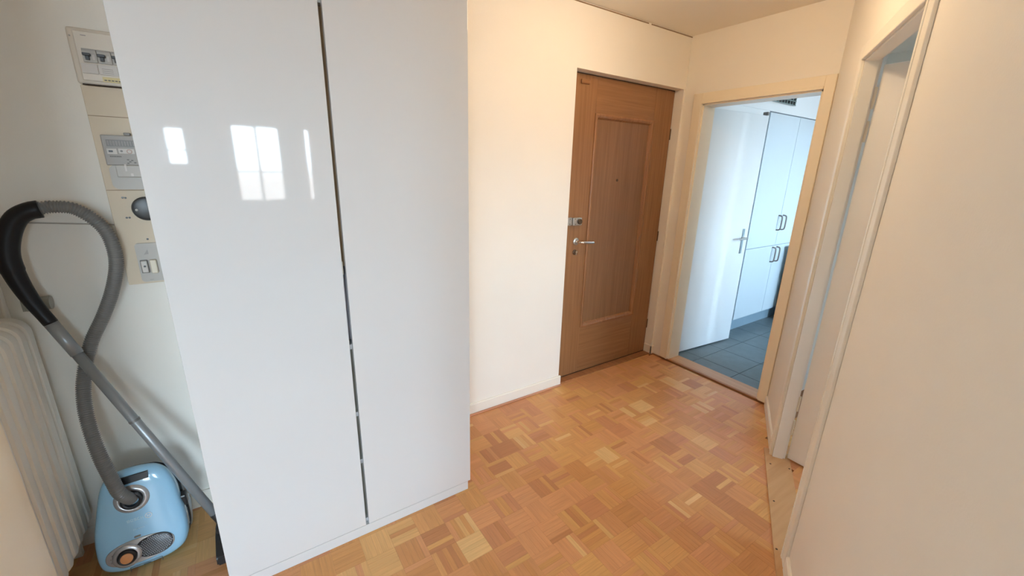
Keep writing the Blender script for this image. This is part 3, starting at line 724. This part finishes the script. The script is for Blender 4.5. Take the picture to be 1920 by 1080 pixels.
b = BM(); lathe(b, (-0.289, 2.0494, 1.588), (0, -1, 0), [(0.008, 0), (0.008, 0.0012), (0.005, 0.0012), (0.005, 0)], 18); obj('seal_ring', b, M_ROSE, wp)
b = BM()
for k in range(7): box(b, -0.344+0.0045*k, -0.341+0.0045*k, 2.0508, 2.0518, 1.568, 1.5725)
obj('print_line', b, M_INK, em)
b = BM()
for x, z in ((-0.301, 1.558), (-0.296, 1.551), (-0.290, 1.556), (-0.283, 1.548), (-0.302, 1.546)): box(b, x, x+0.006, 2.0508, 2.0518, z, z+0.004)
obj('print_marks', b, M_INK, em)
b = BM(); box(b, -0.311, -0.305, 2.0448, 2.0458, 1.520, 1.545); box(b, -0.298, -0.291, 2.0448, 2.0458, 1.503, 1.513); obj('lower_print', b, M_WHITELABEL, em)
b = BM(); box(b, -0.296, -0.278, 2.056, 2.0715, 1.643, 1.652, 0.002); obj('top_tab', b, M_DGREY, em)

sk = empty('round_socket'); tag(sk, 'round black socket below the electricity meter', 'socket')
b = BM(); lathe(b, (-0.277, 2.0715, 1.385), (0, -1, 0), [(0, 0), (0.044, 0), (0.044, 0.012), (0.041, 0.018), (0.034, 0.020), (0.0, 0.020)], 36); obj('body', b, M_BLACK, sk, True)
b = BM(); lathe(b, (-0.306, 2.0515, 1.382), (0, -1, 0), [(0.0045, 0), (0.0035, 0.002), (0, 0.0025)], 12); obj('screw', b, M_LGREY, sk, True)

ps = empty('wall_socket'); tag(ps, 'grey wall socket with ivory rocker at the foot of the board', 'socket')
pr = rrect(-0.338, -0.206, 1.106, 1.256, 0.012, 5)
b = BM(); prism(b, pr, 'y', 2.064, 2.0715); obj('back_plate', b, M_LGREY, ps)
b = BM(); box(b, -0.331, -0.309, 2.054, 2.0635, 1.142, 1.192, 0.002); fr = obj('outlet_frame', b, M_DGREY, ps)
b = BM(); box(b, -0.329, -0.311, 2.052, 2.0555, 1.145, 1.189, 0.002); ins = obj('outlet', b, M_WHITELABEL, ps)
b = BM(); cyl(b, (-0.319, 2.0525, 1.169), (-0.319, 2.0512, 1.169), 0.0038, n=12); obj('outlet_hole', b, M_BLACK, ins)
b = BM(); box(b, -0.303, -0.283, 2.050, 2.0635, 1.139, 1.193, 0.004); obj('rocker', b, M_IVORY, ps)
b = BM(); prism(b, [(-0.316, 1.212), (-0.302, 1.214), (-0.303, 1.232), (-0.308, 1.224)], 'y', 2.0628, 2.0638); obj('symbol_print', b, M_GREY, ps)
b = BM(); box(b, -0.314, -0.303, 2.0628, 2.0638, 1.1125, 1.1145); obj('print_line', b, M_GREY, ps)

# ------------------------------------------------------------------ vacuum cleaner
vc = empty('vacuum_cleaner'); tag(vc, 'light blue canister vacuum cleaner parked upright beside the radiator with a looped grey hose', 'vacuum cleaner')
OUT = [(-0.605, 0.030), (-0.621, 0.065), (-0.624, 0.12), (-0.620, 0.18), (-0.608, 0.24), (-0.594, 0.30), (-0.580, 0.35), (-0.560, 0.387), (-0.528, 0.406), (-0.485, 0.412),
       (-0.44, 0.409), (-0.405, 0.399), (-0.378, 0.372), (-0.361, 0.33), (-0.352, 0.285), (-0.348, 0.234), (-0.340, 0.18), (-0.337, 0.12), (-0.342, 0.07), (-0.360, 0.032),
       (-0.395, 0.012), (-0.44, 0.004), (-0.50, 0.002), (-0.56, 0.008)]
def closed_spline(P, per=4):
    n = len(P); out = []
    for i in range(n):
        a, b_, c, d = (Vector((*P[(i+k) % n], 0)) for k in (-1, 0, 1, 2))
        for k in range(per):
            t = k/per; out.append(0.5*((2*b_)+(-a+c)*t+(2*a-5*b_+4*c-d)*t*t+(-a+3*b_-3*c+d)*t**3))
    return [(p.x, p.y) for p in out]
YF = 1.826
OUTS = closed_spline(OUT, 4); CX, CZ = -0.483, 0.205
def shell(rows, cap0=True, cap1=True):
    """rows: (y, inset metres, lean weight); the body narrows towards its back"""
    bm = BM(); rings = []
    for y, ins, w in rows:
        ring = []
        for x, z in OUTS:
            vx, vz = x-CX, z-CZ; L = math.hypot(vx, vz); k = max(0.0, 1-ins/L)
            dy = max(0.0, y-YF-0.02); xx, zz = CX+vx*k*(1-0.55*dy), max(0.002, (CZ+vz*k)*(1-1.35*dy))
            ring.append(bm.verts.new((xx, y+0.2*zz*w, zz)))
        rings.append(ring)
    n = len(OUTS)
    for a, c in zip(rings, rings[1:]):
        for k in range(n): bm.faces.new((a[k], a[(k+1) % n], c[(k+1) % n], c[k]))
    if cap0: bm.faces.new(rings[0])
    if cap1: bm.faces.new(rings[-1])
    return bm
obj('front_cover', shell([(YF, 0.075, 1), (YF+0.001, 0.05, 1), (YF+0.004, 0.030, 1), (YF+0.009, 0.018, 1), (YF+0.016, 0.0105, 1), (YF+0.026, 0.005, 1), (YF+0.042, 0.001, 1), (YF+0.075, 0.0, 0.9), (YF+0.095, 0.001, 0.85)]), M_BLUE, vc, 'all')
obj('black_seam', shell([(YF+0.090, -0.007, 0.86), (YF+0.104, -0.008, 0.83)]), M_BLACK, vc, True)
obj('rear_shell', shell([(YF+0.104, 0.0, 0.82), (YF+0.16, -0.004, 0.6), (YF+0.20, 0.006, 0.4), (YF+0.225, 0.03, 0.3), (YF+0.235, 0.06, 0.25)]), M_PALEBLUE, vc, 'all')
FT = Matrix(((1, 0, 0, 0), (0, 1, 0.2, YF), (0, 0, 1, 0), (0, 0, 0, 1)))       # face plane: local y = 0 on the cover face, -y outward
def face_tr(bm): bmesh.ops.transform(bm, matrix=FT, verts=bm.verts[:]); return bm
def ellipse(cx, cz, rx, rz, n=40, e=2.3): return [(cx+rx*math.copysign(abs(math.cos(2*math.pi*k/n))**(2/e), math.cos(2*math.pi*k/n)), cz+rz*math.copysign(abs(math.sin(2*math.pi*k/n))**(2/e), math.sin(2*math.pi*k/n))) for k in range(n)]
def plate(cx, cz, rx, rz, y0, y1, e=2.3, n=40, r=0.002):
    bm = BM(); rings = []
    for y, ins in ((y0, 0), (y1+r, 0), (y1, r)):
        rings.append([bm.verts.new((x, y, z)) for x, z in ellipse(cx, cz, rx-ins, rz-ins, n, e)])
    for a, c in zip(rings, rings[1:]):
        for k in range(n): bm.faces.new((a[k], a[(k+1) % n], c[(k+1) % n], c[k]))
    bm.faces.new(rings[-1]); bm.faces.new(rings[0][::-1])
    return face_tr(bm)
# hose inlet
obj('inlet_ring', (lambda bm: (lathe(bm, (-0.487, 0.004, 0.297), (0, -1, 0), [(0.056, 0), (0.052, 0.006), (0.045, 0.011), (0.036, 0.012), (0.033, 0.006), (0.033, 0)], 40), face_tr(bm))[1])(BM()), M_SILVER, vc, 'all')
obj('inlet_collar', (lambda bm: (lathe(bm, (-0.487, 0.002, 0.297), (0, -1, 0), [(0.033, 0), (0.032, 0.016), (0.027, 0.018), (0.022, 0.016), (0.022, 0)], 36), face_tr(bm))[1])(BM()), M_BLACK, vc, True)
# carry handle recess
pr = [(-0.505, 0.360), (-0.428, 0.3625), (-0.4265, 0.388), (-0.507, 0.3865)]
b = BM(); prism(b, pr, 'y', -0.003, 0.004); obj('carry_handle', face_tr(b), M_BLACK, vc)
# control panel
obj('control_panel', plate(-0.489, 0.090, 0.103, 0.048, 0.004, -0.004), M_SILVER, vc, True)
gp = obj('exhaust_grille', plate(-0.447, 0.0915, 0.058, 0.042, -0.003, -0.0055), M_BLACK, vc, True)
b = BM(); rng = random.Random(3)
E = lambda x, z: ((x+0.447)/0.055)**2+((z-0.0915)/0.039)**2
for r in range(13):
    for c in range(17):
        x = -0.503+0.0068*c+(0.0034 if r % 2 else 0); z = 0.053+0.0062*r
        if E(x, z) < 0.95 and (x+0.530)**2+(z-0.0865)**2 > 0.041**2:
            box(b, x-0.0020, x+0.0020, -0.0068, -0.0054, z-0.0010, z+0.0010)
mesh_o = obj('grille_mesh', face_tr(b), M_MESH, gp); mesh_o['kind'] = 'stuff'
b = BM(); lathe(b, (-0.5295, -0.003, 0.0865), (0, -1, 0), [(0.044, 0), (0.043, 0.006), (0.038, 0.010), (0.031, 0.010), (0.029, 0.006), (0, 0.006)], 40); obj('dial_ring', face_tr(b), M_SILVER, vc, True)
b = BM(); lathe(b, (-0.5295, -0.008, 0.0865), (0, -1, 0), [(0.029, 0), (0.028, 0.010), (0.024, 0.013), (0.0195, 0.012), (0, 0.012)], 36); dk = obj('dial', face_tr(b), M_BLACK, vc, True)
b = BM(); lathe(b, (-0.5295, -0.019, 0.0865), (0, -1, 0), [(0.0195, 0), (0.0185, 0.004), (0.010, 0.0055), (0, 0.006)], 30); obj('dial_cap', face_tr(b), M_ORANGE, dk, True)
b = BM()
for a in range(150, 260, 22):
    x, z = -0.5295+0.0475*math.cos(math.radians(a)), 0.0865+0.036*math.sin(math.radians(a)); box(b, x-0.0018, x+0.0018, -0.0052, -0.0038, z-0.0018, z+0.0018)
obj('dial_marks', face_tr(b), M_INK, vc)
pr = rrect(-0.502, -0.482, 0.142, 0.149, 0.0032, 4)
b = BM(); prism(b, pr, 'y', -0.0022, 0.003); obj('indicator_window', face_tr(b), M_DGREY, vc)
# pale printed lettering and round emblem
b = BM()
lathe(b, (-0.449, -0.0008, 0.2145), (0, -1, 0), [(0.0110, 0), (0.0110, 0.0012), (0.0086, 0.0012), (0.0086, 0)], 28)
box(b, -0.4535, -0.4520, -0.0020, -0.0006, 0.2085, 0.2205); box(b, -0.4460, -0.4445, -0.0020, -0.0006, 0.2085, 0.2205); box(b, -0.4520, -0.4460, -0.0020, -0.0006, 0.2130, 0.2160)
obj('emblem', face_tr(b), M_PRINT, vc)
b = BM()
def glyph(x, z, w, h, strokes):
    for x0, z0, x1, z1 in strokes: box(b, x+w*x0, x+w*x1, -0.0014, 0.0002, z+h*z0, z+h*z1)
Bs = [(0, 0, .25, 1), (.25, 0, .9, .16), (.25, .42, .9, .58), (.25, .84, .9, 1), (.75, .1, 1, .9)]
Os = [(0, 0, .25, 1), (.75, 0, 1, 1), (.25, 0, .75, .16), (.25, .84, .75, 1)]
Ss = [(0, 0, 1, .16), (0, .42, 1, .58), (0, .84, 1, 1), (0, .5, .25, .9), (.75, .1, 1, .5)]
Cs = [(0, 0, .25, 1), (.25, 0, 1, .16), (.25, .84, 1, 1)]
Hs = [(0, 0, .25, 1), (.75, 0, 1, 1), (.25, .42, .75, .58)]
for k, g in enumerate((Bs, Os, Ss, Cs, Hs)): glyph(-0.513+0.0100*k, 0.2085, 0.0075, 0.010, g)
for k in range(7): glyph(-0.500+0.0050*k, 0.172, 0.0032, 0.0055, (Os, Hs, Cs, Ss)[k % 4])
lt = obj('lettering', face_tr(b), mat('faint_print', (0.52, 0.74, 0.88), 0.4, noise=0.01), vc); lt['kind'] = 'stuff'
# lid latch along the lower edge
b = BM(); box(b, -0.531, -0.435, -0.0012, 0.006, 0.0262, 0.0275); box(b, -0.532, -0.5305, -0.0012, 0.006, 0.012, 0.0275); box(b, -0.4355, -0.434, -0.0012, 0.006, 0.012, 0.0275); box(b, -0.492, -0.470, -0.0016, 0.005, 0.0195, 0.0215)
bmesh.ops.transform(b, matrix=Matrix.Translation((0, 0.006, 0)), verts=b.verts[:]); obj('lid_line', face_tr(b), M_INK, vc)
# side wheel and catch on the right
b = BM(); lathe(b, (-0.362, 1.985, 0.095), (1, 0, 0), [(0, 0), (0.070, 0), (0.072, 0.008), (0.064, 0.018), (0.030, 0.022), (0, 0.022)], 36); obj('wheel', b, M_PALEBLUE, vc, True)
b = BM(); lathe(b, (-0.604, 1.985, 0.095), (-1, 0, 0), [(0, 0), (0.070, 0), (0.072, 0.008), (0.064, 0.018), (0.030, 0.022), (0, 0.022)], 36); obj('wheel', b, M_PALEBLUE, vc, True)
b = BM(); box(b, -0.362, -0.332, 1.905, 1.945, 0.175, 0.225, 0.006); obj('wand_holder', b, M_BLACK, vc)
# hose
HP = [(-0.487, 1.884, 0.297), (-0.493, 1.862, 0.325), (-0.505, 1.848, 0.365), (-0.514, 1.852, 0.414), (-0.533, 1.87, 0.534), (-0.55, 1.92, 0.645), (-0.555, 1.97, 0.73), (-0.545, 2.02, 0.813), (-0.514, 2.04, 0.906), (-0.464, 2.045, 1.001), (-0.421, 2.045, 1.099), (-0.393, 2.04, 1.199), (-0.394, 2.035, 1.289), (-0.417, 2.03, 1.348), (-0.46, 2.02, 1.393), (-0.507, 2.01, 1.403), (-0.548, 2.002, 1.398)]
P = resample(catmull(HP, 16), 0.0019)
b = BM(); RH = (0.0180, 0.0214, 0.0214, 0.0180); tube(b, P, lambda i: RH[i % 4], 16); obj('hose', b, M_HOSE, vc, 'all')
GP = [(-0.538, 2.004, 1.397), (-0.565, 2.0, 1.391), (-0.596, 2.0, 1.369), (-0.623, 2.0, 1.318), (-0.640, 2.0, 1.25), (-0.636, 2.0, 1.177), (-0.618, 2.0, 1.091), (-0.589, 1.995, 1.008)]
P = resample(catmull(GP, 14), 0.008); NP = len(P)
b = BM(); tube(b, P, lambda i: 0.0285 if i < 3 else 0.0275+0.002*math.sin(i/NP*3.14) if i < NP*0.55 else 0.0275-0.0075*min(1, (i-NP*0.55)/(NP*0.35)), 20); obj('hand_grip', b, M_GRIP, vc, 'all')
wa, wb = Vector((-0.589, 1.995, 1.008)), Vector((-0.244, 1.82, 0.155))
b = BM(); cyl(b, wa, wa.lerp(wb, 0.14), 0.0195, 0.0185, 24); wnd = obj('wand_collar', b, M_WAND, vc, 'all')
b = BM(); cyl(b, wa.lerp(wb, 0.14), wb, 0.0165, 0.0165, 24); obj('wand', b, M_WAND, vc, 'all')
b = BM(); cyl(b, wa.lerp(wb, 0.462), wa.lerp(wb, 0.472), 0.0178, 0.0178, 24); obj('wand_joint', b, M_DGREY, vc, True)
b = BM(); tube(b, resample(catmull([wb, wb.lerp(wa, -0.05), Vector((-0.232, 1.80, 0.085)), Vector((-0.228, 1.80, 0.05))]), 0.008), 0.0175, 16); obj('nozzle_neck', b, M_BLACK, vc, True)
b = BM(); pr = [(1.688, 0.004), (1.70, 0.0), (1.93, 0.0), (1.945, 0.010), (1.93, 0.052), (1.84, 0.075), (1.78, 0.075), (1.70, 0.050), (1.688, 0.040)]
prism(b, pr, 'x', -0.252, -0.206); bmesh.ops.bevel(b, geom=b.edges[:], offset=0.006, segments=2, affect='EDGES'); obj('floor_nozzle', b, M_BLACK, vc, True)
